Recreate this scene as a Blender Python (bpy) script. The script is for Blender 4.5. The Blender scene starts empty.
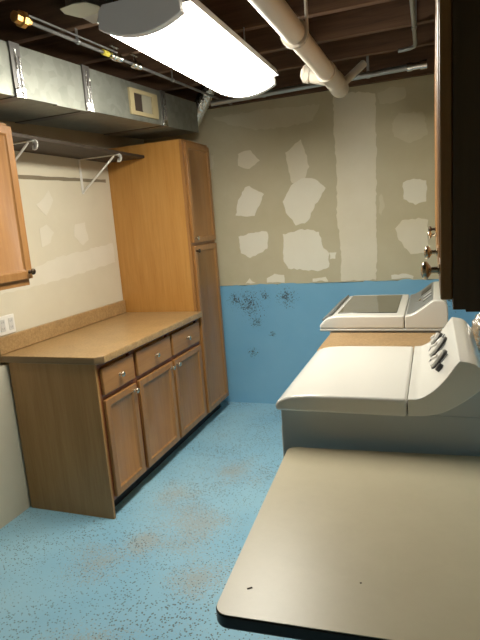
import bpy, bmesh, math, random
from mathutils import Vector, Matrix
random.seed(7)
SC = bpy.context.scene
COL = SC.collection
PI = math.pi

# ------------------------------------------------------------------ materials
def srgb(r, g, b):
    def f(c):
        c /= 255.0
        return c / 12.92 if c <= 0.04045 else ((c + 0.055) / 1.055) ** 2.4
    return (f(r), f(g), f(b), 1.0)

def new_mat(name, col, rough=0.5, metal=0.0, spec=0.5, coat=0.0):
    m = bpy.data.materials.new(name); m.use_nodes = True
    b = m.node_tree.nodes['Principled BSDF']
    b.inputs['Base Color'].default_value = col
    b.inputs['Roughness'].default_value = rough
    b.inputs['Metallic'].default_value = metal
    b.inputs['Specular IOR Level'].default_value = spec
    b.inputs['Coat Weight'].default_value = coat
    return m, m.node_tree.nodes, m.node_tree.links, b

def N(nodes, typ, **kw):
    n = nodes.new(typ)
    for k, v in kw.items():
        if k in n.inputs: n.inputs[k].default_value = v
        else: setattr(n, k, v)
    return n

def coords(nodes, links, scale=(1, 1, 1), kind='Object'):
    t = nodes.new('ShaderNodeTexCoord'); mp = nodes.new('ShaderNodeMapping')
    mp.inputs['Scale'].default_value = scale
    links.new(t.outputs[kind], mp.inputs['Vector'])
    return mp.outputs['Vector']

def world_pos(nodes, links, scale=(1, 1, 1)):
    t = nodes.new('ShaderNodeNewGeometry'); mp = nodes.new('ShaderNodeMapping')
    mp.inputs['Scale'].default_value = scale
    links.new(t.outputs['Position'], mp.inputs['Vector'])
    return mp.outputs['Vector']

def ramp(nodes, links, src, stops, interp='LINEAR'):
    r = nodes.new('ShaderNodeValToRGB'); r.color_ramp.interpolation = interp
    e = r.color_ramp.elements
    while len(e) < len(stops): e.new(0.5)
    for i, (p, c) in enumerate(stops):
        e[i].position = p; e[i].color = c
    links.new(src, r.inputs['Fac'])
    return r.outputs['Color']

def mix(nodes, links, fac, a, b, mode='MIX'):
    m = nodes.new('ShaderNodeMix'); m.data_type = 'RGBA'; m.blend_type = mode
    for s, k in ((fac, 0), (a, 6), (b, 7)):
        if hasattr(s, 'links'): links.new(s, m.inputs[k])
        else: m.inputs[k].default_value = s
    return m.outputs[2]

def mth(nodes, links, op, a, b=0.0):
    m = nodes.new('ShaderNodeMath'); m.operation = op
    for s, k in ((a, 0), (b, 1)):
        if hasattr(s, 'links'): links.new(s, m.inputs[k])
        else: m.inputs[k].default_value = s
    return m.outputs[0]

def bump(nodes, links, b, h, strength=0.2, dist=0.01):
    n = nodes.new('ShaderNodeBump'); n.inputs['Strength'].default_value = strength
    n.inputs['Distance'].default_value = dist
    links.new(h, n.inputs['Height']); links.new(n.outputs['Normal'], b.inputs['Normal'])

def wood(name, dark, mid, light, grain='z', rough=0.4, fine=1.0, coat=0.15):
    m, n, l, b = new_mat(name, mid, rough, coat=coat)
    s = {'z': (14, 14, 0.9), 'y': (14, 0.9, 14), 'x': (0.9, 14, 14)}[grain]
    v = coords(n, l, tuple(q * fine for q in s))
    t = N(n, 'ShaderNodeTexNoise', Scale=2.2, Detail=6.0, Roughness=0.62, Distortion=0.35); l.new(v, t.inputs['Vector'])
    c = ramp(n, l, t.outputs['Fac'], [(0.28, dark), (0.5, mid), (0.75, light)])
    s2 = {'z': (90, 90, 2.5), 'y': (90, 2.5, 90), 'x': (2.5, 90, 90)}[grain]
    v2 = coords(n, l, s2)
    t2 = N(n, 'ShaderNodeTexNoise', Scale=3.0, Detail=2.0); l.new(v2, t2.inputs['Vector'])
    f = ramp(n, l, t2.outputs['Fac'], [(0.35, (0.93, 0.92, 0.91, 1)), (0.6, (1, 1, 1, 1))])
    c = mix(n, l, 1.0, c, f, 'MULTIPLY')
    l.new(c, b.inputs['Base Color'])
    return m

OAK = wood('honey_wood_vertical', srgb(144, 99, 52), srgb(156, 110, 61), srgb(168, 122, 71), 'z')
OAKY = wood('honey_wood_lengthwise', srgb(146, 100, 53), srgb(158, 112, 62), srgb(170, 124, 72), 'y')
OAKSIDE = wood('pale_honey_side_panel', srgb(174, 122, 56), srgb(185, 134, 67), srgb(194, 145, 78), 'z', 0.45)
ENDPANEL = wood('brown_laminate_end_panel', srgb(152, 110, 60), srgb(163, 121, 70), srgb(173, 132, 80), 'z', 0.5)
OAKSHADE = wood('shaded_honey_end_panel', srgb(72, 51, 31), srgb(81, 59, 37), srgb(90, 67, 44), 'z', 0.5)  # same honey wood, with the unlit side's shade put into its colour
FRAME = wood('reddish_face_frame', srgb(110, 62, 34), srgb(126, 74, 42), srgb(140, 86, 50), 'z')
TOE, *_ = new_mat('black_toe_kick', srgb(22, 22, 24), 0.6)
JOIST = wood('old_brown_joist', srgb(72, 51, 36), srgb(98, 71, 50), srgb(118, 88, 64), 'x', 0.8, coat=0)
SUBFL = wood('dark_subfloor_plank', srgb(46, 33, 25), srgb(62, 45, 34), srgb(78, 58, 44), 'y', 0.85, 0.6, coat=0)
SHELFW = wood('dark_brown_shelf_board', srgb(50, 40, 30), srgb(60, 48, 37), srgb(68, 56, 43), 'y', 0.6, coat=0)

def laminate():
    m, n, l, b = new_mat('speckled_tan_laminate', srgb(178, 140, 96), 0.28)
    v = world_pos(n, l)
    t = N(n, 'ShaderNodeTexNoise', Scale=70.0, Detail=5.0, Roughness=0.75); l.new(v, t.inputs['Vector'])
    c = ramp(n, l, t.outputs['Fac'], [(0.28, srgb(142, 112, 72)), (0.48, srgb(168, 136, 92)), (0.62, srgb(182, 151, 106)), (0.8, srgb(198, 171, 128))])
    t2 = N(n, 'ShaderNodeTexNoise', Scale=9.0, Detail=3.0); l.new(v, t2.inputs['Vector'])
    f = ramp(n, l, t2.outputs['Fac'], [(0.35, (0.88, 0.86, 0.84, 1)), (0.65, (1, 1, 1, 1))])
    l.new(mix(n, l, 1.0, c, f, 'MULTIPLY'), b.inputs['Base Color'])
    return m
LAM = laminate()
LAMEDGE, *_ = new_mat('brown_laminate_edge', srgb(122, 98, 66), 0.45)

def plaster(name, a, b_, sc=3.0, rough=0.85):
    m, n, l, b = new_mat(name, a, rough, spec=0.25)
    v = world_pos(n, l)
    t = N(n, 'ShaderNodeTexNoise', Scale=sc, Detail=5.0, Roughness=0.6); l.new(v, t.inputs['Vector'])
    l.new(ramp(n, l, t.outputs['Fac'], [(0.32, a), (0.68, b_)]), b.inputs['Base Color'])
    t2 = N(n, 'ShaderNodeTexNoise', Scale=60.0, Detail=3.0); l.new(v, t2.inputs['Vector'])
    bump(n, l, b, t2.outputs['Fac'], 0.08, 0.004)
    return m, n, l, b
DRYWALL, *_ = plaster('bare_drywall', srgb(198, 188, 156), srgb(206, 197, 168))
MUD, *_ = plaster('white_joint_compound', srgb(236, 230, 211), srgb(241, 236, 219))
MUD2, *_ = plaster('thin_joint_compound', srgb(208, 199, 171), srgb(216, 208, 183))
MUD3, *_ = plaster('feathered_joint_compound', srgb(228, 219, 195), srgb(235, 227, 206))
CREAM, *_ = plaster('cream_primed_wall', srgb(206, 197, 174), srgb(213, 205, 183), 2.0)
CREAM2, *_ = plaster('wall_filler_patch', srgb(214, 207, 188), srgb(219, 212, 195))
STRIPE, *_ = plaster('brown_wall_line', srgb(124, 113, 92), srgb(138, 126, 104))
SLOTM, *_ = new_mat('dark_wall_slot', srgb(70, 66, 56), 0.9)

def chipped(name, base1, base2, chip, worn, floor=False):
    m, n, l, b = new_mat(name, base1, 0.42 if floor else 0.5)
    v = world_pos(n, l)
    big = N(n, 'ShaderNodeTexNoise', Scale=1.7, Detail=4.0); l.new(v, big.inputs['Vector'])
    c = ramp(n, l, big.outputs['Fac'], [(0.35, base1), (0.65, base2)])
    if floor:
        # worn tan patches, broken up by fine noise, at a few trodden places
        fine = N(n, 'ShaderNodeTexNoise', Scale=95.0, Detail=3.0, Roughness=0.85); l.new(v, fine.inputs['Vector'])
        med = N(n, 'ShaderNodeTexNoise', Scale=5.0, Detail=3.0); l.new(v, med.inputs['Vector'])
        acc = None
        for (x, y, r) in ((0.72, -2.22, .22), (1.02, -1.86, .40), (0.80, -1.55, .22), (1.03, -1.25, .30), (0.86, -2.0, .2), (1.25, -2.2, .25), (1.0, -2.75, .3)):
            d = N(n, 'ShaderNodeVectorMath'); d.operation = 'DISTANCE'
            l.new(v, d.inputs[0]); d.inputs[1].default_value = (x, y, 0)
            g = N(n, 'ShaderNodeMapRange'); g.inputs[1].default_value = r; g.inputs[2].default_value = 0
            l.new(d.outputs['Value'], g.inputs[0])
            acc = g.outputs[0] if acc is None else mth(n, l, 'MAXIMUM', acc, g.outputs[0])
        s = mth(n, l, 'ADD', mth(n, l, 'MULTIPLY', acc, 0.20), mth(n, l, 'MULTIPLY', med.outputs['Fac'], 0.30))
        s = mth(n, l, 'ADD', s, mth(n, l, 'MULTIPLY', fine.outputs['Fac'], 0.85))
        k = N(n, 'ShaderNodeMapRange'); k.inputs[1].default_value = 0.69; k.inputs[2].default_value = 0.725
        l.new(s, k.inputs[0])
        c = mix(n, l, mth(n, l, 'MULTIPLY', k.outputs[0], 0.62), c, worn)
        vo = N(n, 'ShaderNodeTexVoronoi', Scale=84.0); vo.inputs['Randomness'].default_value = 1.0; l.new(v, vo.inputs['Vector'])
        dens = N(n, 'ShaderNodeTexNoise', Scale=2.6, Detail=2.0); l.new(v, dens.inputs['Vector'])
        thr = mth(n, l, 'MULTIPLY', dens.outputs['Fac'], 0.48)
        sp = N(n, 'ShaderNodeSeparateColor'); l.new(vo.outputs['Color'], sp.inputs['Color'])
        pick = mth(n, l, 'LESS_THAN', sp.outputs[0], 0.72)
        dot = mth(n, l, 'LESS_THAN', vo.outputs['Distance'], mth(n, l, 'ADD', thr, 0.03))
        c = mix(n, l, mth(n, l, 'MULTIPLY', mth(n, l, 'MULTIPLY', dot, pick), 0.8), c, chip)
        h = mth(n, l, 'SUBTRACT', 1.0, dot)
        bump(n, l, b, h, 0.15, 0.002)
        rr = N(n, 'ShaderNodeMapRange'); rr.inputs[3].default_value = 0.38; rr.inputs[4].default_value = 0.7
        l.new(k.outputs[0], rr.inputs[0]); l.new(rr.outputs[0], b.inputs['Roughness'])
    else:
        fine = N(n, 'ShaderNodeTexNoise', Scale=75.0, Detail=4.0, Roughness=0.8); l.new(v, fine.inputs['Vector'])
        acc = None
        for (x, z, r) in ((0.80, 0.865, .22), (0.68, 0.90, .13), (1.12, 0.91, .16), (0.98, 0.61, .055), (0.93, 0.93, .10), (0.80, 0.45, .08), (0.85, 0.72, .11), (2.38, 0.9, .2)):
            d = N(n, 'ShaderNodeVectorMath'); d.operation = 'DISTANCE'
            l.new(v, d.inputs[0]); d.inputs[1].default_value = (x, 0, z)
            g = N(n, 'ShaderNodeMapRange'); g.inputs[1].default_value = r; g.inputs[2].default_value = 0
            l.new(d.outputs['Value'], g.inputs[0])
            acc = g.outputs[0] if acc is None else mth(n, l, 'MAXIMUM', acc, g.outputs[0])
        s = mth(n, l, 'ADD', mth(n, l, 'MULTIPLY', acc, 0.26), fine.outputs['Fac'])
        k = N(n, 'ShaderNodeMapRange'); k.inputs[1].default_value = 0.71; k.inputs[2].default_value = 0.75
        l.new(s, k.inputs[0])
        c = mix(n, l, mth(n, l, 'MULTIPLY', k.outputs[0], 0.85), c, chip)
        bump(n, l, b, mth(n, l, 'SUBTRACT', fine.outputs['Fac'], k.outputs[0]), 0.25, 0.004)
    l.new(c, b.inputs['Base Color'])
    return m
FLOORM = chipped('speckled_blue_floor_paint', srgb(138, 190, 216), srgb(156, 202, 222), srgb(84, 84, 84), srgb(172, 165, 152), True)
BLUEW = chipped('chipped_blue_wall_paint', srgb(122, 180, 214), srgb(134, 188, 218), srgb(60, 52, 48), srgb(150, 140, 125))

WHITE, *_ = new_mat('white_enamel', srgb(227, 226, 219), 0.22, coat=0.3)
GREYBODY, *_ = new_mat('pale_grey_sheet_metal', srgb(186, 188, 186), 0.4)
WHITE2, *_ = new_mat('white_painted_sheet_metal', srgb(226, 226, 222), 0.35)
SILVER, *_ = new_mat('silver_plastic', srgb(132, 136, 136), 0.38, 0.35)
BLACK, *_ = new_mat('black_plastic', srgb(22, 22, 24), 0.3)
GREYP, *_ = new_mat('grey_mark', srgb(120, 122, 124), 0.4)
NICKEL, *_ = new_mat('warm_polished_nickel', (0.62, 0.55, 0.44, 1), 0.24, 1.0)
BRONZE, *_ = new_mat('dark_bronze', (0.10, 0.075, 0.055, 1), 0.3, 1.0)
CHROME, *_ = new_mat('chrome', (0.8, 0.8, 0.8, 1), 0.15, 1.0)
BRASS, *_ = new_mat('aged_brass', (0.72, 0.40, 0.12, 1), 0.35, 0.9)
YELLOW, *_ = new_mat('yellow_tape', srgb(206, 190, 70), 0.6)
PVC, *_ = new_mat('white_pvc', srgb(214, 206, 192), 0.35)
PVC2, *_ = new_mat('aged_white_pvc', srgb(196, 187, 172), 0.45)
PIPEM, *_ = new_mat('dull_iron_pipe', (0.17, 0.165, 0.155, 1), 0.6, 0.3)
STEEL, *_ = new_mat('grey_steel_pipe', (0.42, 0.42, 0.40, 1), 0.4, 0.85)
WBRACK, *_ = new_mat('white_painted_steel', srgb(224, 222, 214), 0.35)
IVORY, *_ = new_mat('white_switch_plate', srgb(232, 229, 220), 0.35)
IVORY2, *_ = new_mat('grey_white_receptacle', srgb(206, 204, 198), 0.35)
CREAMREG, *_ = new_mat('cream_enamel_register', srgb(168, 154, 118), 0.5)
HOLE, *_ = new_mat('dark_vent_opening', srgb(58, 46, 36), 0.9)
REGB, *_ = new_mat('grey_beige_damper', srgb(150, 146, 128), 0.6)
TABLEM, tn, tl, tb = new_mat('cream_laminate_tabletop', srgb(206, 196, 172), 0.33)
tv = coords(tn, tl)
tt = N(tn, 'ShaderNodeTexNoise', Scale=14.0, Detail=8.0, Roughness=0.7); tl.new(tv, tt.inputs['Vector'])
tl.new(ramp(tn, tl, tt.outputs['Fac'], [(0.36, srgb(188, 178, 150)), (0.64, srgb(192, 182, 154))]), tb.inputs['Base Color'])
tr_ = N(tn, 'ShaderNodeMapRange'); tr_.inputs[3].default_value = 0.33; tr_.inputs[4].default_value = 0.37
tl.new(tt.outputs['Fac'], tr_.inputs[0]); tl.new(tr_.outputs[0], tb.inputs['Roughness'])
GLASS, *_ = new_mat('smoked_lid_glass', srgb(64, 67, 60), 0.08, coat=0.5)
BIN, *_ = new_mat('grey_light_cap', srgb(214, 214, 212), 0.5)
bin_ = BIN.node_tree.nodes['Principled BSDF']; bin_.inputs['Emission Color'].default_value = (1, .97, .9, 1); bin_.inputs['Emission Strength'].default_value = 0.025

def galvanised():
    m, n, l, b = new_mat('galvanised_sheet', (0.5, 0.52, 0.5, 1), 0.46, 0.6)
    v = world_pos(n, l)
    t = N(n, 'ShaderNodeTexVoronoi', Scale=26.0); l.new(v, t.inputs['Vector'])
    sp = N(n, 'ShaderNodeSeparateColor'); l.new(t.outputs['Color'], sp.inputs['Color'])
    t2 = N(n, 'ShaderNodeTexNoise', Scale=5.0, Detail=5.0); l.new(v, t2.inputs['Vector'])
    f = mth(n, l, 'ADD', mth(n, l, 'MULTIPLY', sp.outputs[0], 0.3), mth(n, l, 'MULTIPLY', t2.outputs['Fac'], 0.7))
    l.new(ramp(n, l, f, [(0.25, srgb(128, 130, 121)), (0.7, srgb(147, 149, 139))]), b.inputs['Base Color'])
    return m
GALV = galvanised()
def foil(name, sc):
    m, n, l, b = new_mat(name, (0.8, 0.8, 0.78, 1), 0.2, 1.0)
    v = world_pos(n, l, (1, 1, 0.35))
    t = N(n, 'ShaderNodeTexNoise', Scale=sc, Detail=4.0); l.new(v, t.inputs['Vector'])
    bump(n, l, b, t.outputs['Fac'], 0.7, 0.02)
    return m
FOIL = foil('crumpled_foil', 60.0)
DARKFOIL, *_ = new_mat('dull_grey_cleat', (0.2, 0.19, 0.18, 1), 0.45, 0.9)

LENS, ln, ll, lb = new_mat('lit_white_lens', (0.9, 0.9, 0.9, 1), 0.4)
lb.inputs['Emission Color'].default_value = (1.0, 0.962, 0.85, 1)
lb.inputs['Emission Strength'].default_value = 15.0

# ------------------------------------------------------------------ mesh helpers
W = {}          # world matrix of every parent
def bm_new(): return bmesh.new()

def box(bm, x0, x1, y0, y1, z0, z1, M=None):
    vs = [bm.verts.new(Vector(p) if M is None else M @ Vector(p)) for p in
          ((x0,y0,z0),(x1,y0,z0),(x1,y1,z0),(x0,y1,z0),(x0,y0,z1),(x1,y0,z1),(x1,y1,z1),(x0,y1,z1))]
    fs = [bm.faces.new([vs[i] for i in q]) for q in
          ((0,3,2,1),(4,5,6,7),(0,1,5,4),(1,2,6,5),(2,3,7,6),(3,0,4,7))]
    return fs

def prism_y(bm, prof, y0, y1):          # polygon in x,z swept along y
    a = [bm.verts.new((x, y0, z)) for x, z in prof]
    b = [bm.verts.new((x, y1, z)) for x, z in prof]
    n = len(prof)
    for i in range(n): bm.faces.new((a[i], a[(i+1) % n], b[(i+1) % n], b[i]))
    bm.faces.new(a[::-1]); bm.faces.new(b)
    bmesh.ops.recalc_face_normals(bm, faces=bm.faces)

def prism_z(bm, poly, z0, z1):
    a = [bm.verts.new((x, y, z0)) for x, y in poly]
    b = [bm.verts.new((x, y, z1)) for x, y in poly]
    n = len(poly)
    for i in range(n): bm.faces.new((a[i], a[(i+1) % n], b[(i+1) % n], b[i]))
    bm.faces.new(a[::-1]); bm.faces.new(b)
    bmesh.ops.recalc_face_normals(bm, faces=bm.faces)

def slab(bm, pts, normal, thick, mi=0):     # thin polygon with thickness along normal
    nv = Vector(normal) * thick
    a = [bm.verts.new(p) for p in pts]; b = [bm.verts.new(Vector(p) + nv) for p in pts]
    n = len(pts); fs = [bm.faces.new(b), bm.faces.new(a[::-1])]
    for i in range(n): fs.append(bm.faces.new((a[i], a[(i+1) % n], b[(i+1) % n], b[i])))
    for f in fs: f.material_index = mi
    bmesh.ops.recalc_face_normals(bm, faces=fs)

def tube(bm, pts, r, seg=14, cap=True):
    pts = [Vector(p) for p in pts]
    rs = r if isinstance(r, (list, tuple)) else [r] * len(pts)
    rings = []
    up = None
    for i, p in enumerate(pts):
        d = (pts[min(i+1, len(pts)-1)] - pts[max(i-1, 0)]).normalized()
        if up is None:
            up = Vector((0, 0, 1)) if abs(d.z) < 0.9 else Vector((1, 0, 0))
        u = d.cross(up).normalized(); v = u.cross(d).normalized(); up = v
        rings.append([bm.verts.new(p + (u * math.cos(2*PI*k/seg) + v * math.sin(2*PI*k/seg)) * rs[i]) for k in range(seg)])
    fs = []
    for a, b in zip(rings, rings[1:]):
        for k in range(seg): fs.append(bm.faces.new((a[k], a[(k+1) % seg], b[(k+1) % seg], b[k])))
    if cap: fs += [bm.faces.new(rings[0][::-1]), bm.faces.new(rings[-1])]
    bmesh.ops.recalc_face_normals(bm, faces=fs)

def lathe(bm, origin, axis, prof, seg=18):     # prof: (distance along the axis, radius)
    o = Vector(origin); d = Vector(axis).normalized()
    tube(bm, [o + d * (t + i * 1e-6) for i, (t, r) in enumerate(prof)], [max(r, 1e-4) for t, r in prof], seg)

def arc(c, r, a0, a1, n, plane='xz'):
    out = []
    for i in range(n + 1):
        a = a0 + (a1 - a0) * i / n
        q = (c[0] + r * math.cos(a), c[1] + r * math.sin(a)); out.append(q)
    return out

def thing(name, label, cat, loc=(0, 0, 0), rz=0.0, group=None):
    o = bpy.data.objects.new(name, None); COL.objects.link(o)
    o.empty_display_size = 0.05
    o.location = loc; o.rotation_euler = (0, 0, rz)
    W[o.name] = Matrix.Translation(loc) @ Matrix.Rotation(rz, 4, 'Z')
    o['label'] = label; o['category'] = cat
    if group: o['group'] = group
    return o

def obj(name, bm, mats, parent=None, bevel=0.0, seg=2, smooth=False, local=False, angle=40, label=None):
    if not isinstance(mats, (list, tuple)): mats = [mats]
    me = bpy.data.meshes.new(name)
    if parent is not None:
        if not local: bm.transform(W[parent.name].inverted())
        loc = None
    else:
        xs = [v.co for v in bm.verts]
        lo = Vector([min(p[i] for p in xs) for i in range(3)]); hi = Vector([max(p[i] for p in xs) for i in range(3)])
        loc = Vector(((lo.x+hi.x)/2, (lo.y+hi.y)/2, lo.z))
        bm.transform(Matrix.Translation(-loc))
    bm.to_mesh(me); bm.free()
    for m in mats: me.materials.append(m)
    o = bpy.data.objects.new(name, me); COL.objects.link(o)
    if parent is not None:
        o.parent = parent; W[o.name] = W[parent.name]
    else:
        o.location = loc; W[o.name] = Matrix.Translation(loc)
    if smooth:
        for p in me.polygons: p.use_smooth = True
        try: me.set_sharp_from_angle(angle=math.radians(smooth if smooth is not True else 35))
        except Exception: pass
    if bevel:
        b = o.modifiers.new('bevel', 'BEVEL'); b.width = bevel; b.segments = seg
        b.limit_method = 'ANGLE'; b.angle_limit = math.radians(angle); b.harden_normals = False
        for p in me.polygons: p.use_smooth = True
        if not smooth:
            try: me.set_sharp_from_angle(angle=math.radians(60))
            except Exception: pass
    if label: o['label'] = label
    return o

def tag(o, label, cat, group=None):
    o['label'] = label; o['category'] = cat
    if group: o['group'] = group
    return o

def struct(name, bm, mats):
    o = obj(name, bm, mats); o['kind'] = 'structure'; return o

# ------------------------------------------------------------------ the room
XR = 2.55; YF = -5.4; ZC = 2.69; ZW = 1.02
bm = bm_new(); box(bm, -0.12, XR + .12, YF - .12, 0.12, -0.1, 0); struct('floor', bm, FLOORM)

def jitter(poly, step, amp):
    out = []
    n = len(poly)
    for i in range(n):
        a = Vector(poly[i]); b = Vector(poly[(i+1) % n]); L = (b - a).length
        k = max(1, int(L / step)); nrm = Vector((-(b-a).y, (b-a).x)).normalized()
        for j in range(k):
            p = a.lerp(b, j / k) + nrm * random.uniform(-amp, amp)
            out.append((p.x, p.y))
    return out

bm = bm_new()
for f in box(bm, -0.12, XR + .12, 0.0, 0.12, ZW, ZC): f.material_index = 0
# painted masonry below, a few millimetres proud, ragged upper edge
xs = [-0.12]
while xs[-1] < XR: xs.append(min(XR + .12, xs[-1] + random.uniform(.02, .05)))
pts = [(x, -0.004, ZW + random.uniform(-.006, .008)) for x in xs]
low = [(xs[-1], -0.004, 0), (xs[0], -0.004, 0)]
slab(bm, pts + low, (0, 1, 0), 0.124, 1)
BACKMUD = {
 'P1': ([(0.793, 2.068), (0.897, 2.077), (0.967, 1.996), (0.877, 1.936), (0.789, 1.974)], 4),
 'P2': ([(0.831, 1.803), (0.868, 1.812), (0.98, 1.739), (0.895, 1.569), (0.735, 1.589), (0.768, 1.707)], 2),
 'P3': ([(0.745, 1.415), (0.896, 1.449), (0.995, 1.443), (0.986, 1.306), (0.834, 1.244), (0.753, 1.283)], 2),
 'P4': ([(1.178, 2.025), (1.297, 2.11), (1.344, 1.987), (1.353, 1.907), (1.306, 1.80), (1.208, 1.80)], 4),
 'P5': ([(1.134, 1.664), (1.206, 1.781), (1.315, 1.831), (1.418, 1.801), (1.477, 1.736), (1.389, 1.623), (1.319, 1.497), (1.232, 1.478), (1.151, 1.579)], 2),
 'P6': ([(1.119, 1.414), (1.273, 1.446), (1.408, 1.416), (1.436, 1.29), (1.476, 1.246), (1.471, 1.142), (1.406, 1.111), (1.146, 1.142), (1.107, 1.222)], 2),
 'P6b': ([(1.48, 1.255), (1.531, 1.252), (1.524, 1.202), (1.48, 1.201)], 2),
 'band': ([(1.558, 2.382), (1.625, 2.394), (1.74, 2.384), (1.853, 2.357), (1.854, 2.006), (1.841, 1.664), (1.84, 1.309), (1.824, 1.03), (1.563, 1.03), (1.567, 1.324), (1.546, 1.529), (1.562, 1.807), (1.55, 2.118)], 4),
 'P7': ([(1.959, 2.142), (2.015, 2.2), (2.177, 2.192), (2.201, 2.038), (2.085, 1.987), (1.976, 2.048)], 5),
 'P8': ([(2.033, 1.723), (2.081, 1.745), (2.191, 1.727), (2.189, 1.577), (2.116, 1.564), (2.031, 1.609)], 2),
 'P9': ([(1.974, 1.4), (2.02, 1.455), (2.133, 1.467), (2.199, 1.45), (2.197, 1.218), (2.073, 1.208), (1.999, 1.319)], 4),
 'B1': ([(0.961, 1.075), (1.032, 1.108), (1.112, 1.092), (1.109, 1.035), (0.959, 1.035)], 2),
 'B2': ([(0.772, 1.035), (0.812, 1.071), (0.866, 1.035)], 2),
 'B3': ([(1.339, 1.058), (1.438, 1.063), (1.462, 1.032), (1.342, 1.032)], 2),
 'B4': ([(1.936, 1.061), (2.014, 1.071), (2.09, 1.048), (2.09, 1.032), (1.943, 1.032)], 2),
 'B5': ([(0.45, 2.14), (0.584, 2.071), (0.575, 1.967), (0.45, 1.952)], 5),
 'tear': ([(1.86, 1.644), (1.88, 1.661), (1.901, 1.562), (1.871, 1.506), (1.862, 1.527)], 5),
 'top': ([(1.87, 2.357), (1.982, 2.385), (2.055, 2.367), (2.064, 2.308), (1.98, 2.277), (1.88, 2.284)], 5),
 'smear': ([(0.601, 2.358), (1.01, 2.363), (1.456, 2.34), (1.398, 2.233), (1.168, 2.212), (0.952, 2.224), (0.733, 2.292)], 5),
}
for n_, (k, (poly, mi)) in enumerate(BACKMUD.items()):
    j = jitter(poly, 0.022, 0.006)
    slab(bm, [(x, -0.0005, z) for x, z in j], (0, -1, 0), 0.001 + n_ * .00012, mi)
slab(bm, [(1.021, -.001, 2.36), (1.045, -.001, 2.36), (1.04, -.001, 2.276), (1.024, -.001, 2.279)], (0, -1, 0), 0.0015, 3)
struct('wall_back', bm, [DRYWALL, BLUEW, MUD, SLOTM, MUD3, MUD2])

WX = -.028
bm = bm_new(); box(bm, -0.15, WX, YF, 0, .86, ZC); box(bm, -0.15, .014, YF, 0, 0, .86)
for poly in ([(-1.418, 1.591), (-1.349, 1.613), (-1.294, 1.561), (-1.335, 1.501), (-1.415, 1.475)],
             [(-1.07, 1.604), (-0.956, 1.614), (-0.936, 1.49), (-1.013, 1.454), (-1.087, 1.525)],
             [(-1.415, 1.728), (-1.287, 1.82), (-1.252, 1.759), (-1.337, 1.667)],
             [(-1.80, 1.30), (-1.295, 1.40), (-0.64, 1.45), (-0.64, 1.306), (-1.223, 1.26), (-1.80, 1.24)]):
    slab(bm, [(WX + 0.0005, y, z) for y, z in jitter(poly, .03, .006)], (1, 0, 0), 0.001, 1)
slab(bm, [(WX + 0.0005, y, z) for y, z in jitter([(-2.2, 1.868), (-0.64, 1.893), (-0.64, 1.915), (-2.2, 1.892)], .06, .002)], (1, 0, 0), 0.001, 2)  # narrow brown band along the left wall below the shelf
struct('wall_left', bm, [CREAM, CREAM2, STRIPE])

bm = bm_new()
box(bm, XR, XR + .12, YF, 0, ZW, ZC)
for f in box(bm, XR - .004, XR + .12, YF, -.004, 0, ZW): f.material_index = 1
struct('wall_right', bm, [DRYWALL, BLUEW])
BOUNCEW, *_ = plaster('pale_bounce_wall', srgb(200, 192, 174), srgb(206, 198, 181))
bm = bm_new(); box(bm, -0.12, XR + .12, YF - .12, YF, 0, ZC); struct('wall_front_bounce', bm, BOUNCEW)  # unseen wall behind the camera, made pale and near to bounce light back
bm = bm_new()
k = YF
while k < 0.1:
    box(bm, -0.12, XR + .12, k, min(k + .137, .12), ZC, ZC + .03); k += .14
struct('ceiling', bm, SUBFL)
bm = bm_new(); box(bm, WX, XR, -0.045, -0.002, 2.425, ZC); struct('trim_1', bm, JOIST)

JB = 2.45
jl = [(-0.66, 'bare brown ceiling joist nearest the patched back wall'),
      (-1.06, 'bare brown ceiling joist over the far end of the ceiling light'),
      (-1.46, 'bare brown ceiling joist crossing behind the pipe clamp'),
      (-1.90, 'bare brown ceiling joist crossing the middle of the ceiling light'),
      (-2.30, 'bare brown ceiling joist over the near end of the ceiling light'),
      (-2.72, 'bare brown ceiling joist nearest the viewer at the top edge')]
for y, lab in jl:
    bm = bm_new(); box(bm, WX, XR, y, y + .042, JB, ZC)
    tag(obj('floor_joist', bm, JOIST, bevel=.003), lab, 'joist', 'bare ceiling joists')

# ------------------------------------------------------------------ cabinet parts
def knob(parent, p, axis, mat=NICKEL, name='knob', s=1.0, label=None):
    bm = bm_new()
    lathe(bm, p, axis, [(0, .0095*s), (.002, .0095*s), (.004, .006*s), (.014*s, .0055*s), (.017*s, .010*s), (.021*s, .0155*s), (.025*s, .0160*s), (.029*s, .0125*s), (.031*s, .006*s)])
    return obj(name, bm, mat, parent, smooth=50, label=label)

def panel_door(parent, name, xb, sx, y0, y1, z0, z1, mat, stile=.055, depth=.011, th=.02, raised=False):
    """framed door whose back is at xb and whose face looks along sx"""
    bm = bm_new(); xf = xb + sx * th
    fs = box(bm, min(xb, xf), max(xb, xf), y0, y1, z0, z1)
    bmesh.ops.recalc_face_normals(bm, faces=bm.faces)
    f = max(bm.faces, key=lambda q: q.normal.x * sx)
    bmesh.ops.inset_region(bm, faces=[f], thickness=stile, depth=0)
    bmesh.ops.inset_region(bm, faces=[f], thickness=.003, depth=-.004)
    bmesh.ops.inset_region(bm, faces=[f], thickness=.009, depth=-(depth - .004))
    return obj(name, bm, mat, parent, bevel=.003, seg=2, angle=60)

def drawer_front(parent, xb, sx, y0, y1, z0, z1, mat):
    bm = bm_new(); xf = xb + sx * .02
    box(bm, min(xb, xf), max(xb, xf), y0, y1, z0, z1)
    return obj('drawer', bm, mat, parent, bevel=.005, seg=3)

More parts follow.
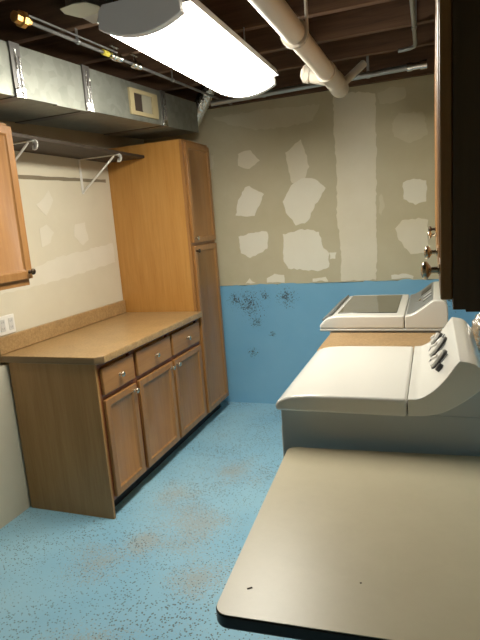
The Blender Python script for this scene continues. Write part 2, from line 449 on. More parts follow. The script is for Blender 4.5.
XF = 0.59        # face of the face frames on the left run
GAPY = .003
def base_cabinet(label, y0, y1, bays, near_end):
    t = thing('base_cabinet', label, 'cabinet', (0.3, (y0+y1)/2, 0), 0, 'base cabinets under the long counter')
    a = y0 + (.018 if near_end else .001); b = y1 - .001
    bm = bm_new(); box(bm, .03, XF - .02, a, b, .10, .874); obj('carcass', bm, OAKSIDE, t)
    bm = bm_new(); box(bm, .03, XF - .07, a, b, 0, .10); obj('toe_kick', bm, TOE, t, label='black recessed toe kick')
    if near_end:
        bm = bm_new(); box(bm, .03, XF, y0, y0 + .018, 0, .874); obj('end_panel', bm, ENDPANEL, t, bevel=.001, label='flat brown laminate end panel')
    bm = bm_new()
    e = .0
    box(bm, XF - .02, XF, a, b, .10, .125); box(bm, XF - .02, XF, a, b, .852, .874); box(bm, XF - .02, XF, a, b, .665, .70)
    ys = [a] + [x for q in bays[:-1] for x in (q[1] + .002,)] + [b]
    for i, yy in enumerate(ys):
        w = .03
        lo = yy if i == 0 else (yy - w if i == len(ys) - 1 else yy - w/2 + .008)
        box(bm, XF - .02, XF - .0005, lo, lo + w, .10, .874)
    obj('face_frame', bm, FRAME, t)
    for (d0, d1, ky) in bays:
        d = drawer_front(t, XF, 1, d0, d1, .697, .842, OAKY)
        knob(d, (XF + .02, (d0+d1)/2, .769), (1, 0, 0))
        dr = panel_door(t, 'door', XF, 1, d0, d1, .118, .668, OAK)
        knob(dr, (XF + .02, ky, .632), (1, 0, 0))
    return t
YA, YM, YB = -1.885, -1.527, -0.60
base_cabinet('narrow honey wood base cabinet with one drawer, its brown end panel facing the open floor', YA, YM, [(-1.853, -1.545, -1.573)], True)
base_cabinet('wide honey wood base cabinet with two drawers and two doors, against the tall cabinet', YM, YB, [(-1.508, -1.082, -1.108), (-1.052, -0.620, -1.024)], False)

# worktop with backsplash
t = thing('countertop', 'speckled tan laminate countertop with backsplash on the base cabinets along the left wall', 'countertop', (.3, (YA+YB)/2, .875))
bm = bm_new(); prism_z(bm, [(WX + .004, YA - .012), (.60, YA - .012), (.637, YA + .028), (.637, YB - .001), (WX + .004, YB - .001)], .875, .914)
o = obj('worktop', bm, [LAM, LAMEDGE], t, bevel=.004, seg=3)
for p in o.data.polygons:
    if p.normal.y < -.5: p.material_index = 1
bm = bm_new(); box(bm, WX + .002, WX + .024, YA - .012, YB - .001, .9145, 1.012); obj('backsplash', bm, LAM, t, bevel=.006, seg=3)
bm = bm_new(); box(bm, WX + .003, WX + .026, YA - .0145, YA - .0122, .876, 1.006); obj('end_cap', bm, LAMEDGE, t)

# tall pantry cabinet
t = thing('pantry_cabinet', 'tall honey wood pantry cabinet with two stacked doors, at the far end of the counter', 'cabinet', (.3, -.4, 0))
PY0, PY1, PZ = -.595, -.14, 2.135
bm = bm_new(); box(bm, .016, XF - .02, PY0 + .001, PY1, .10, .87); box(bm, WX + .002, XF - .02, PY0 + .001, PY1, .87, PZ); obj('carcass', bm, OAKSIDE, t)
bm = bm_new(); box(bm, .016, XF - .07, PY0 + .001, PY1, 0, .10); obj('toe_kick', bm, TOE, t)
bm = bm_new()
for (a, b) in ((PY0 + .001, PY0 + .038), (PY1 - .03, PY1)): box(bm, XF - .02, XF, a, b, .10, PZ)
for (a, b) in ((.10, .13), (1.375, 1.425), (PZ - .035, PZ)): box(bm, XF - .02, XF - .0004, PY0 + .02, PY1 - .02, a, b)
obj('face_frame', bm, OAK, t)
d = panel_door(t, 'door', XF, 1, PY0 + .025, PY1 - .012, .112, 1.388, OAK)
knob(d, (XF + .02, PY0 + .052, 1.352), (1, 0, 0), BRONZE, label='dark bronze knob')
d = panel_door(t, 'door', XF, 1, PY0 + .025, PY1 - .012, 1.412, PZ - .018, OAK)
knob(d, (XF + .02, PY0 + .052, 1.445), (1, 0, 0), NICKEL, label='bright nickel knob')

# upper cabinet on the left wall (its far door shows)
t = thing('upper_cabinet', 'honey wood upper cabinet with a dark knob, high on the left wall beside the shelf', 'cabinet', (.15, -2.32, 1.31), 0, 'upper wall cabinets')
UY0, UY1 = -2.72, -1.945
bm = bm_new(); box(bm, WX + .002, .29, UY0, UY1, 1.315, 2.085); obj('carcass', bm, OAK, t)
bm = bm_new()
for (a, b) in ((UY0, UY0 + .04), (UY1 - .04, UY1)): box(bm, .29, .31, a, b, 1.305, 2.085)
for (a, b) in ((1.305, 1.35), (2.05, 2.085)): box(bm, .29, .3095, UY0 + .03, UY1 - .03, a, b)
obj('face_frame', bm, OAKY, t)
d = panel_door(t, 'door', .31, 1, -2.331, UY1 + .008, 1.338, 2.07, OAK)
knob(d, (.33, UY1 - .012, 1.372), (1, 0, 0), BRONZE, label='dark bronze knob')
d = panel_door(t, 'door', .31, 1, UY0 + .006, -2.337, 1.338, 2.07, OAK)

# upper cabinets on the right wall, seen edge-on
XU = 2.242
rc = [(-3.13, -2.725, -3.085, 'upper cabinet over the table, its dark unlit side panel nearest the viewer'),
      (-2.722, -2.255, -2.685, 'upper cabinet over the dryer, its knob second from the viewer'),
      (-2.252, -1.765, -1.81, 'upper cabinet over the gap between dryer and washer'),
      (-1.762, -1.20, -1.25, 'upper cabinet over the washer, farthest in the right row')]
for i, (a, b, ky, lab) in enumerate(rc):
    t = thing('upper_cabinet', lab, 'cabinet', (2.4, (a+b)/2, 1.375), 0, 'upper wall cabinets')
    bm = bm_new(); box(bm, XU + .04, XR - .004, a, b, 1.362, 2.135); obj('carcass', bm, OAKSHADE if i == 0 else OAK, t)
    bm = bm_new()
    for (p, q) in ((a, a + .035), (b - .035, b)): box(bm, XU + .02, XU + .04, p, q, 1.366, 2.135)
    for (p, q) in ((1.37, 1.41), (2.10, 2.135)): box(bm, XU + .0204, XU + .04, a + .03, b - .03, p, q)
    obj('face_frame', bm, OAKSHADE if i == 0 else OAK, t, label='honey wood face frame coloured dark for shade' if i == 0 else None)
    d = panel_door(t, 'door', XU + .02, -1, a + .006, b - .006, 1.382, 2.122, OAK)
    knob(d, (XU, ky, 1.43), (-1, 0, 0), BRONZE if i == 3 else NICKEL, s=1.05)

# ------------------------------------------------------------------ shelf with brackets
bm = bm_new(); box(bm, WX + .003, .292, -1.943, PY0 - .003, 2.036, 2.055)
tag(obj('wall_shelf', bm, SHELFW, bevel=.002), 'long dark brown wall shelf between the upper cabinet and the tall cabinet', 'shelf')
def bracket(y, label):
    t = thing('shelf_bracket', label, 'bracket', (0, y, 1.81), 0, 'white closet shelf brackets')
    bm = bm_new(); box(bm, WX + .001, WX + .006, y - .011, y + .011, 1.805, 2.034); obj('wall_plate', bm, WBRACK, t, bevel=.001)
    bm = bm_new(); box(bm, WX + .0065, .29, y - .009, y + .009, 2.029, 2.0355); obj('arm', bm, WBRACK, t, bevel=.001)
    bm = bm_new(); tube(bm, [(WX + .007, y, 1.815), (WX + .02, y, 1.826), (.235, y, 2.014), (.25, y, 2.026)], .0065, 10); obj('brace', bm, WBRACK, t, smooth=True)
    bm = bm_new()
    pts = [(.287, y, 2.03), (.296, y, 2.026), (.301, y, 2.014), (.298, y, 2.000), (.289, y, 1.994), (.278, y, 1.997)]
    for p, q in zip(pts, pts[1:]):
        d = Vector(q) - Vector(p); M = Matrix.Translation((Vector(p)+Vector(q))/2) @ d.to_track_quat('X', 'Y').to_matrix().to_4x4()
        box(bm, -d.length/2 - .002, d.length/2 + .002, -.011, .011, -.002, .002, M)
    obj('rod_hook', bm, WBRACK, t)
bracket(-.935, 'white steel bracket holding up the shelf next to the tall cabinet')
bracket(-1.74, 'white steel bracket hook under the shelf next to the upper cabinet')

# wall outlet
t = thing('wall_outlet', 'white double wall outlet plate just above the backsplash', 'outlet', (0, -1.80, 1.01))
bm = bm_new(); box(bm, WX + .0005, WX + .006, -1.862, -1.738, 1.016, 1.122); obj('cover_plate', bm, IVORY, t, bevel=.002)
for yc in (-1.831, -1.769):
    bm = bm_new(); box(bm, WX + .0061, WX + .0085, yc - .017, yc + .017, 1.035, 1.103); r = obj('receptacle', bm, IVORY2, t, bevel=.001)
    for zc in (1.052, 1.087):
        bm = bm_new()
        for dy in (-.006, .006): box(bm, WX + .0086, WX + .0092, yc + dy - .001, yc + dy + .001, zc - .005, zc + .005)
        obj('slot', bm, GREYP, r)

# ------------------------------------------------------------------ duct and its bits
t = thing('air_duct', 'long galvanised sheet metal air duct along the left wall above the shelf', 'duct', (.35, -1.6, 2.13))
def dz(y): return 2.132 + (y + 2.12) * .047
DX0, DX1, DH = .13, .58, .212
def duct_box(bm, x0, x1, y0, y1, lo, hi):
    vs = []
    for y in (y0, y1):
        b = dz(y)
        vs.append([bm.verts.new(p) for p in ((x0, y, b + lo), (x1, y, b + lo), (x1, y, b + hi), (x0, y, b + hi))])
    a, b = vs
    for i in range(4): bm.faces.new((a[i], a[(i+1) % 4], b[(i+1) % 4], b[i]))
    bm.faces.new(a[::-1]); bm.faces.new(b); bmesh.ops.recalc_face_normals(bm, faces=bm.faces)
bm = bm_new(); duct_box(bm, DX0, DX1, -3.4, -.25, 0, DH); obj('duct_body', bm, GALV, t)
for ya in (-2.14, -1.64, -.80):
    bm = bm_new(); duct_box(bm, DX0 - .006, DX1 + .008, ya - .030, ya + .030, -.004, DH + .004); c = obj('drive_cleat', bm, DARKFOIL, t, label='dull seam strip round the duct')
    bm = bm_new()
    for (o_, w_, h0, h1) in ((-.004, .005, .03, DH - .02), (.018, .004, .02, DH - .05)):
        duct_box(bm, DX1 + .0082, DX1 + .0105, ya + o_ - w_, ya + o_ + w_, h0, h1)
    duct_box(bm, DX1 + .0084, DX1 + .0112, ya - .029, ya + .029, -.004, .035)
    obj('foil_tape', bm, FOIL, c, label='shiny crumpled foil tape')
bm = bm_new(); duct_box(bm, DX1 - .02, DX1 + .004, -1.90, -1.66, -.006, -.001); obj('seam_flange', bm, GALV, t)
R0, R1 = -1.235, -.90
t = thing('air_register', 'small cream air register on the front of the metal duct', 'vent', (DX1, (R0+R1)/2, dz(-1.07) + .02))
bm = bm_new()
lo, hi, fw = .028, .175, .045
duct_box(bm, DX1 + .001, DX1 + .014, R0, R0 + fw, lo, hi); duct_box(bm, DX1 + .001, DX1 + .014, R1 - fw * 1.6, R1, lo, hi)
duct_box(bm, DX1 + .001, DX1 + .0136, R0 + fw, R1 - fw * 1.6, lo, lo + .022); duct_box(bm, DX1 + .001, DX1 + .0136, R0 + fw, R1 - fw * 1.6, hi - .022, hi)
obj('frame', bm, CREAMREG, t)
bm = bm_new(); duct_box(bm, DX1 + .001, DX1 + .003, R0 + fw, -1.085, lo + .022, hi - .022); obj('opening', bm, HOLE, t, label='dark open half')
bm = bm_new(); duct_box(bm, DX1 + .001, DX1 + .007, -1.085, R1 - fw * 1.6, lo + .022, hi - .022); obj('damper', bm, REGB, t, label='grey beige closed half')

bm = bm_new()
path = [Vector((.50, -.178, 2.30)).lerp(Vector((.66, -.178, 2.53)), i / 26) + Vector((0, 0, 0)) for i in range(27)]
path += [path[-1].lerp(Vector((.69, -.178, ZC - .001)), i / 16) for i in range(1, 17)]
tube(bm, path, [.056 + (.002 if i % 2 else -.001) for i in range(len(path))], 20)
tag(obj('flexible_duct', bm, FOIL, smooth=60), 'short crumpled silver flexible duct hanging at the end of the metal duct', 'duct')

# ------------------------------------------------------------------ ceiling light
LX, LW = 1.285, .158
LY0, LY1 = -2.33, -1.16
t = thing('ceiling_light', 'long lit wraparound fluorescent light hanging under the joists', 'light', (LX, (LY0+LY1)/2, 2.19))
def lens_prof(w, zt, zb, n=16):
    return [(LX + w * (-1 + 2 * i / n), zt + (zb - zt) * (1 - (-1 + 2 * i / n) ** 2)) for i in range(n + 1)]
LZ = 2.243
pr = lens_prof(LW - .004, LZ, 2.205)
bm = bm_new(); prism_y(bm, pr + [(LX + LW - .008, LZ + .036), (LX - LW + .008, LZ + .036)], LY0 + .035, LY1 - .035); obj('lens', bm, LENS, t, smooth=50, label='glowing white lens')
bm = bm_new(); prism_y(bm, [(LX - LW - .028, LZ + .038), (LX + LW + .028, LZ + .038), (LX + LW + .016, LZ + .075), (LX - LW - .016, LZ + .075)], LY0 + .034, LY1 - .034); obj('housing', bm, WHITE2, t)
for a, b in ((LY0, LY0 + .034), (LY1 - .034, LY1)):
    bm = bm_new(); prism_y(bm, lens_prof(LW + .004, LZ + .001, 2.202) + [(LX + LW - .002, LZ + .06), (LX + LW - .02, LZ + .079), (LX - LW + .02, LZ + .079), (LX - LW + .002, LZ + .06)], a, b)
    obj('end_cap', bm, BIN, t, bevel=.003, smooth=50)
for y in (LY0 + .02 + .01, LY1 - .34):
    for dx in (-.1, .1):
        bm = bm_new(); tube(bm, [(LX + dx, y + .03, LZ + .075), (LX + dx, y + .03, JB + .002)], .004, 8)
        obj('hanger_rod', bm, STEEL, t)

# ------------------------------------------------------------------ pipes
t = thing('drain_pipe', 'thick white plastic drain pipe hanging under the joists right of the light', 'pipe', (1.70, -1.6, 2.2))
def px(y): return 1.722 + (y + 2.3) * .006
pz = 2.25
bm = bm_new(); tube(bm, [(px(y), y, pz) for y in (-3.4, -1.22)], .044, 24); obj('pipe', bm, PVC, t, smooth=True)
bm = bm_new(); lathe(bm, (px(-1.25), -1.25, pz), (.03, 1, 0), [(0, .045), (0, .052), (.06, .052), (.065, .049), (.20, .049), (.205, .052), (.26, .052), (.26, .045)], 24)
tube(bm, [(px(-1.1), -1.12, pz), (px(-1.1) - .07, -1.12, pz + .02), (px(-1.1) - .11, -1.12, pz + .035)], .046, 20)
lathe(bm, (px(-1.1) - .10, -1.12, pz + .03), (-1, 0, .35), [(0, .05), (.03, .052), (.035, .045), (.05, .03)], 20)
obj('tee_fitting', bm, PVC2, t, smooth=40)
bm = bm_new(); tube(bm, [(px(-1.0), -1.0, pz), (px(-.88), -.88, pz), (px(-.84), -.835, pz), (px(-.8), -.80, pz + .002)], [.045, .050, .052, .050], 20)
tube(bm, [(px(-.84) + .02, -.83, pz + .02), (px(-.84) + .06, -.80, pz + .06), (px(-.84) + .13, -.73, pz + .135)], .022, 14)
lathe(bm, (px(-.8), -.80, pz), (0, 1, 0), [(0, .046), (.02, .044), (.022, .025), (.035, .024)], 20)
obj('end_fitting', bm, PVC2, t, smooth=40)
y = -1.878
bm = bm_new(); lathe(bm, (px(y), y - .012, pz), (0, 1, 0), [(0, .0445), (0, .0555), (.024, .0555), (.024, .0445)], 28); cl = obj('clamp', bm, PVC2, t, smooth=40, label='white perforated clamp')
bm = bm_new(); box(bm, px(y) + .046, px(y) + .0555, y - .012, y + .012, pz, JB + .001); obj('hanger', bm, PVC2, cl, bevel=.002)
for k in range(9):
    bm = bm_new(); a = PI * (.9 + k * .14); lathe(bm, (px(y) + .0555 * math.cos(a), y, pz + .0555 * math.sin(a)), (math.cos(a), 0, math.sin(a)), [(0, .004), (.0015, .004)], 8)
    obj('rivet', bm, STEEL, cl)
t = thing('water_pipe', 'horizontal grey steel pipe with end fitting along the top of the back wall', 'pipe', (1.5, -.5, 2.36))
bm = bm_new(); tube(bm, [(.80, -.5, 2.352), (2.10, -.5, 2.378)], .018, 18); obj('pipe', bm, STEEL, t, smooth=True)
bm = bm_new(); lathe(bm, (2.09, -.5, 2.378), (1, 0, .02), [(0, .018), (0, .025), (.03, .025), (.032, .021), (.075, .021), (.077, .027), (.115, .027), (.115, .012)], 18); obj('end_fitting', bm, CHROME, t, smooth=40)
for x in (1.18, 1.86):
    bm = bm_new(); z = 2.352 + (x - .8) * .02
    lathe(bm, (x - .01, -.5, z), (1, 0, .02), [(0, .0185), (0, .022), (.02, .022), (.02, .0185)], 18)
    box(bm, x - .008, x + .008, -.502, -.498, z + .018, ZC - .001)
    obj('hanger', bm, STEEL, t)
t = thing('conduit', 'thin grey conduit with a bent end under the joists at the right', 'pipe', (2.13, -1.5, 2.42))
bm = bm_new(); tube(bm, [(2.165, -3.4, 2.4403), (2.155, -2.0, 2.4403), (2.148, -.95, 2.4403), (2.146, -.74, 2.4403), (2.140, -.69, 2.4403), (2.118, -.662, 2.4403), (2.08, -.652, 2.4403), (2.05, -.650, 2.4403)], .0105, 14); obj('tube', bm, STEEL, t, smooth=True)
bm = bm_new(); lathe(bm, (2.1485, -1.03, 2.4403), (0, 1, 0), [(0, .0106), (0, .0125), (.03, .0125), (.03, .0106)], 14); obj('coupling', bm, STEEL, t, smooth=40)
bm = bm_new(); box(bm, 2.139, 2.163, -1.0655, -1.0615, 2.428, ZC - .001); obj('strap', bm, STEEL, t)

t = thing('gas_pipe', 'thin steel gas pipe with valves running above the metal duct', 'pipe', (.72, -1.5, 2.40))
def gx(y): return .700 + (y + 2.2) * .07
gz = 2.395
bm = bm_new(); tube(bm, [(gx(y), y, gz) for y in (-2.2, -.2)], .0075, 12); tube(bm, [(gx(y) + .026, y, gz + .012) for y in (-2.2, -1.62)], .0045, 10); obj('pipe', bm, PIPEM, t, smooth=True)
bm = bm_new(); lathe(bm, (gx(-2.25), -2.25, gz), (0.07, 1, 0), [(0, .010), (.004, .022), (.03, .024), (.034, .032), (.055, .032), (.06, .016), (.085, .014)], 8); obj('end_fitting', bm, BRASS, t, label='orange brass end fitting')
bm = bm_new(); lathe(bm, (gx(-1.70), -1.70, gz), (.07, 1, 0), [(0, .013), (.045, .013)], 12); obj('tape', bm, YELLOW, t, label='yellow tape wrap')
for y in (-1.60, -1.43):
    bm = bm_new()
    lathe(bm, (gx(y), y - .045, gz), (.07, 1, 0), [(0, .011), (0, .018), (.022, .018), (.024, .013), (.03, .021), (.055, .021), (.06, .013), (.066, .018), (.09, .018), (.09, .011)], 10)
    v = obj('valve', bm, CHROME, t, smooth=40)
    bm = bm_new(); tube(bm, [(gx(y), y, gz + .018), (gx(y), y, gz + .045)], .006, 8); box(bm, gx(y) - .008, gx(y) + .008, y - .03, y + .03, gz + .045, gz + .05); obj('valve_handle', bm, CHROME, v)
for y in (-1.96, -1.05):
    bm = bm_new(); y2 = {-1.96: -1.88, -1.05: -1.045}[y]
    lathe(bm, (gx(y2), y2 - .008, gz), (.07, 1, 0), [(0, .009), (0, .0115), (.016, .0115), (.016, .009)], 10)
    box(bm, gx(y2) - .002, gx(y2) + .002, y2 - .008, y2 + .008, gz + .01, JB + .002)
    obj('pipe_hook', bm, STEEL, t)
t = thing('junction_box_cover', 'pale flat cover plate on the joist left of the ceiling light', 'cover plate', (.88, -2.0, 2.44))
bm = bm_new(); prism_z(bm, [(.800, -2.06), (.815, -2.11), (.89, -2.125), (.945, -2.11), (.965, -2.06), (.955, -2.01), (.90, -1.995), (.83, -1.99)], 2.440, 2.4435); obj('plate', bm, REGB, t)
bm = bm_new(); box(bm, .83, .94, -2.09, -1.902, 2.4437, 2.56); obj('box', bm, STEEL, t)

# ------------------------------------------------------------------ dryer
def soften(pts, n=6):       # Catmull-Rom through profile points
    out = []
    P = [Vector(p) for p in pts]; P = [2*P[0]-P[1]] + P + [2*P[-1]-P[-2]]
    for i in range(1, len(P) - 2):
        for k in range(n):
            t_ = k / n; a, b, c, d = P[i-1], P[i], P[i+1], P[i+2]
            q = .5 * ((2*b) + (c-a)*t_ + (2*a-5*b+4*c-d)*t_**2 + (3*b-a-3*c+d)*t_**3)
            out.append((q.x, q.y))
    out.append((P[-2].x, P[-2].y)); return out

DY0, DY1 = -2.412, -1.715
t = thing('dryer', 'white clothes dryer with control knobs, right behind the table', 'dryer', (2.06, (DY0+DY1)/2, 0))
bm = bm_new(); box(bm, 1.718, 2.385, DY0 + .036, DY1 - .012, .03, .884)
prism_y(bm, [(2.17, .884), (2.25, .905), (2.33, .965), (2.38, 1.00), (2.385, .884)], DY0 + .030, DY1 - .012)
obj('body', bm, GREYBODY, t, bevel=.004)
bm = bm_new(); box(bm, 1.706, 1.7175, DY0 + .07, DY1 - .07, .22, .80); dd = obj('door', bm, WHITE, t, bevel=.003)
bm = bm_new(); box(bm, 1.690, 1.706, DY0 + .08, DY0 + .10, .45, .60); obj('handle', bm, SILVER, dd, bevel=.003)
for fx in (1.78, 2.34):
    for fy in (DY0 + .06, DY1 - .06):
        bm = bm_new(); lathe(bm, (fx, fy, 0), (0, 0, 1), [(0, .02), (.012, .02), (.014, .008), (.03, .008)], 12); obj('foot', bm, BLACK, t)
top = soften([(1.709, .903), (1.719, .919), (1.75, .934), (1.80, .942), (1.88, .945), (2.0, .946), (2.148, .946)], 5)
bm = bm_new(); prism_y(bm, top + [(2.148, .884), (1.711, .884)], DY0, DY1); obj('top_panel', bm, WHITE, t, bevel=.016, seg=5, angle=50, smooth=60)
face = soften([(2.151, .946), (2.185, .950), (2.225, .975), (2.262, 1.015), (2.298, 1.068), (2.312, 1.074), (2.352, 1.062), (2.382, 1.02), (2.385, .99)], 5)
under = soften([(2.366, .985), (2.318, .944), (2.262, .908), (2.21, .893), (2.151, .888)], 5)
bm = bm_new(); prism_y(bm, face + under, DY0, DY1); con = obj('console', bm, WHITE, t, bevel=.016, seg=5, angle=50, smooth=60)
# dials on the sloped face
fn = Vector((-.82, 0, .57)).normalized()
def on_face(y, s):
    p = Vector((2.212, 0, .964)).lerp(Vector((2.292, 0, 1.058)), s); return Vector((p.x, y, p.z))
for (y, s, r) in ((-1.80, .36, .028), (-1.96, .40, .044), (-2.14, .42, .036)):
    p = on_face(y, s) - fn * .010
    bm = bm_new(); lathe(bm, p, fn, [(0, r * 1.2), (.012, r * 1.2), (.0125, r)], 24); kn = obj('dial_ring', bm, BLACK, con, smooth=40)
    bm = bm_new(); lathe(bm, p + fn * .0135, fn, [(0, r), (.008, r * .95), (.010, r * .85)], 24)
    M = Matrix.Translation(p + fn * .023) @ fn.to_track_quat('Z', 'Y').to_matrix().to_4x4() @ Matrix.Rotation(.5, 4, 'Z')
    box(bm, -r * .85, r * .85, -.005, .005, -.001, .007, M)
    dl = bm; obj('dial', dl, IVORY2, con, smooth=40)
p = on_face(-2.255, .46) - fn * .004
bm = bm_new(); lathe(bm, p, fn, [(0, .015), (.012, .015), (.014, .011)], 16); obj('start_button', bm, BLACK, con, smooth=40)
for (y0, y1, s) in ((-2.05, -2.01, .62), (-1.90, -1.86, .62), (-2.22, -2.18, .66), (-2.05, -2.02, .08), (-1.88, -1.85, .02)):
    bm = bm_new(); p = on_face((y0+y1)/2, s); M = Matrix.Translation(p + fn * .001) @ fn.to_track_quat('Z', 'Y').to_matrix().to_4x4()
    box(bm, -.002, .002, -.018, .018, -.003, .0012, M)
    obj('marking', bm, GREYP, con)

# board between the machines: a low cabinet with its own top
G0, G1 = DY1 + .012, -1.325
t = thing('filler_cabinet', 'low cabinet with tan laminate top filling the gap between dryer and washer', 'cabinet', (2.08, (G0+G1)/2, 0))
bm = bm_new(); box(bm, 1.75, 2.375, G0 + .004, G1 - .004, .10, .865); obj('carcass', bm, OAK, t)
bm = bm_new(); box(bm, 1.79, 2.375, G0 + .004, G1 - .004, 0, .10); obj('toe_kick', bm, TOE, t)
d = panel_door(t, 'door', 1.75, -1, G0 + .01, G1 - .01, .11, .855, OAK); knob(d, (1.73, G0 + .04, .80), (-1, 0, 0))
bm = bm_new(); box(bm, 1.712, 2.376, G0 + .001, G1 - .001, .868, .918); obj('worktop', bm, LAM, t, bevel=.004)

# ------------------------------------------------------------------ washer
WY0, WY1 = -1.312, -.585
t = thing('washer', 'white top-loading washing machine with smoked glass lid, near the back wall', 'washing machine', (1.98, (WY0+WY1)/2, 0))
bm = bm_new(); box(bm, 1.70, 2.298, WY0 + .010, WY1 - .010, .03, .918); obj('body', bm, WHITE2, t, bevel=.006)
for fx in (1.74, 2.25):
    for fy in (WY0 + .06, WY1 - .06):
        bm = bm_new(); lathe(bm, (fx, fy, 0), (0, 0, 1), [(0, .02), (.012, .02), (.014, .008), (.03, .008)], 12); obj('foot', bm, BLACK, t)
prof = soften([(2.092, 1.000), (2.125, 1.008), (2.160, 1.028), (2.195, 1.054), (2.222, 1.074), (2.242, 1.080), (2.274, 1.077), (2.296, 1.055), (2.300, 1.01)], 5)
bm = bm_new(); box(bm, 1.650, 2.300, WY0 + .002, WY1 - .002, .921, .936); obj('top_rim', bm, WHITE, t, bevel=.005, seg=3)
bm = bm_new(); prism_y(bm, prof + [(2.300, .937), (2.092, .937)], WY0, WY1); wt = obj('console', bm, WHITE, t, bevel=.022, seg=6, angle=50, smooth=60)
A, B, C0, C1 = 1.672, 2.086, WY0, WY1
bm = bm_new(); prism_y(bm, soften([(1.648, .945), (1.656, .962), (1.685, .988), (1.725, 1.001), (1.80, 1.004), (2.088, 1.003)], 4) + [(2.088, .937), (1.650, .937)], C0, C1)
lid = obj('lid', bm, WHITE, t, bevel=.018, seg=5, angle=50, smooth=60)
bm = bm_new(); box(bm, 1.738, 2.048, C0 + .085, C1 - .05, 1.000, 1.0075); obj('glass', bm, GLASS, lid, bevel=.002, label='smoked dark glass')
bm = bm_new()
M = Matrix.Translation((1.684, (C0+C1)/2, .9905)) @ Matrix.Rotation(-.62, 4, 'Y')
box(bm, -.034, .030, -(C1-C0)/2 + .05, (C1-C0)/2 - .02, -.004, .006, M); obj('lid_handle', bm, SILVER, lid, bevel=.002, label='silver front grip strip')
# console panel follows the sweep of the shell
def strip(y0, y1, x0, x1, lift, back, mat, name, par):
    pr = [(x, z) for x, z in prof if x0 <= x <= x1]
    bm = bm_new(); up = []; dn = []
    for i, (x, z) in enumerate(pr):
        a = Vector(pr[max(0, i-1)]); b = Vector(pr[min(len(pr)-1, i+1)]); d = (b - a).normalized(); n_ = Vector((-d.y, d.x))
        up.append((x + n_.x * lift, z + n_.y * lift)); dn.append((x - n_.x * back, z - n_.y * back))
    prism_y(bm, up + dn[::-1], y0, y1)
    return obj(name, bm, mat, par, smooth=50)
cp = strip(WY0 + .050, WY1 - .03, 2.096, 2.232, .003, .004, SILVER, 'control_panel', t)
strip(-.86, -.72, 2.165, 2.222, .005, .001, BLACK, 'display', cp)
for k in range(4):
    strip(-1.14 + k * .05, -1.125 + k * .05, 2.175, 2.222, .0045, .001, WHITE2 if k % 2 else BLACK, 'button', cp)
p = Vector((2.158, -1.0, 1.026)); fn2 = Vector((-.65, 0, .75)).normalized()
bm = bm_new(); lathe(bm, p, fn2, [(0, .018), (.008, .016), (.009, .012)], 20); obj('dial', bm, CHROME, cp, smooth=40)

# foil exhaust hose behind the machines
bm = bm_new()
ctr = [Vector((2.435, -1.60, .03 + .03 * i)) for i in range(32)]
for i in range(1, 7):
    a = i / 6 * PI / 2; ctr.append(Vector((2.435 + .06 * (1 - math.cos(a)), -1.60, .99 + .06 * math.sin(a))))
dense = []
for a, b in zip(ctr, ctr[1:]):
    for k in range(2): dense.append(a.lerp(b, k / 2))
dense.append(ctr[-1]); dense = [p for p in dense if p.x < 2.50]
tube(bm, dense, [.048 + (.007 if i % 2 else 0) for i in range(len(dense))], 22)
tag(obj('exhaust_hose', bm, FOIL, smooth=60), 'shiny foil exhaust hose standing behind the dryer console by the right wall', 'hose')

# ------------------------------------------------------------------ table
TR = math.radians(3.4)
TX, TY = 1.757, -2.438         # far left corner
TWd, TD, TZ = .72, .80, .765
c, s = math.cos(TR), math.sin(TR)
cx = TX + c * TWd/2 + s * TD/2; cy = TY + s * TWd/2 - c * TD/2
t = thing('table', 'cream topped pedestal table with rounded corners and dark edge, in the foreground', 'table', (cx, cy, 0), TR)
def rrect(w, d, r, n=8):
    out = []
    for (sx, sy, a0) in ((1, 1, 0), (-1, 1, PI/2), (-1, -1, PI), (1, -1, 1.5*PI)):
        out += arc((sx * (w/2 - r), sy * (d/2 - r)), r, a0, a0 + PI/2, n)
    return out
bm = bm_new(); prism_z(bm, rrect(TWd, TD, .030), TZ - .004, TZ); 
obj('tabletop', bm, TABLEM, t, local=True)
bm = bm_new(); prism_z(bm, rrect(TWd + .004, TD + .004, .032), TZ - .032, TZ - .0012); obj('edge_band', bm, BLACK, t, local=True, bevel=.004, label='black rubber edge band')
bm = bm_new(); tube(bm, [(0, 0, .035), (0, 0, TZ - .045)], .035, 20); obj('pedestal', bm, BLACK, t, local=True, smooth=40)
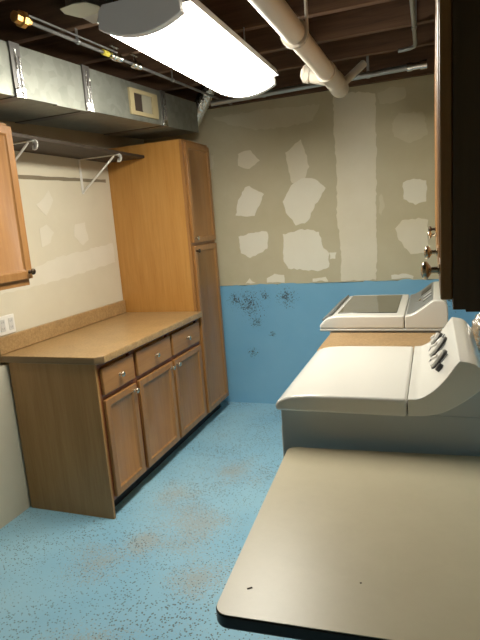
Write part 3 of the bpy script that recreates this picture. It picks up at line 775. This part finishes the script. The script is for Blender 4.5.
bm = bm_new(); box(bm, -.18, .18, -.03, .03, TZ - .045, TZ - .0322); box(bm, -.03, .03, -.18, .18, TZ - .0452, TZ - .0322); obj('top_plate', bm, BLACK, t, local=True)
for k in range(4):
    bm = bm_new(); M = Matrix.Rotation(k * PI/2, 4, 'Z')
    vs = []
    tube(bm, [M @ Vector(p) for p in ((.02, 0, .05), (.12, 0, .038), (.27, 0, .02))], [.03, .026, .018], 12); obj('foot', bm, BLACK, t, local=True, smooth=40)
# small chip marks in the laminate
for (x, y, w, h, a) in ((-TWd/2 + .055, -TD/2 + .085, .012, .005, .6), (-.075, -.255, .004, .004, 0)):
    bm = bm_new(); M = Matrix.Translation((x, y, TZ)) @ Matrix.Rotation(a, 4, 'Z'); box(bm, -w/2, w/2, -h/2, h/2, -.001, .0004, M)
    obj('chip_mark', bm, HOLE, t, local=True)

# ------------------------------------------------------------------ camera, world, exposure
yaw, pitch, roll, F = 0.3575, 0.1847, -0.0762, 528.07
f = Vector((-math.sin(yaw) * math.cos(pitch), math.cos(yaw) * math.cos(pitch), -math.sin(pitch)))
r = Vector((math.cos(yaw), math.sin(yaw), 0)); u = r.cross(f)
c, s = math.cos(roll), math.sin(roll)
R_, U_ = r * c + u * s, u * c - r * s
cam = bpy.data.cameras.new('camera'); co = bpy.data.objects.new('camera', cam); COL.objects.link(co)
M = Matrix((R_, U_, -f)).transposed().to_4x4(); M.translation = Vector((2.2302, -4.089, 1.5422)); co.matrix_world = M
cam.sensor_fit = 'VERTICAL'; cam.sensor_height = 24.0; cam.sensor_width = 18.0; cam.lens = F / 640 * 24.0
cam.clip_start = 0.02
SC.camera = co
w = bpy.data.worlds.new('world'); SC.world = w; w.use_nodes = True
w.node_tree.nodes['Background'].inputs['Color'].default_value = (0.02, 0.02, 0.02, 1)
w.node_tree.nodes['Background'].inputs['Strength'].default_value = 0.0
SC.view_settings.view_transform = 'Standard'; SC.view_settings.look = 'None'
SC.view_settings.gamma = 1.0; SC.view_settings.use_curve_mapping = False
SC.view_settings.exposure = 1.35
SC.cycles.max_bounces = 10; SC.cycles.diffuse_bounces = 6
SC.cycles.use_denoising = True
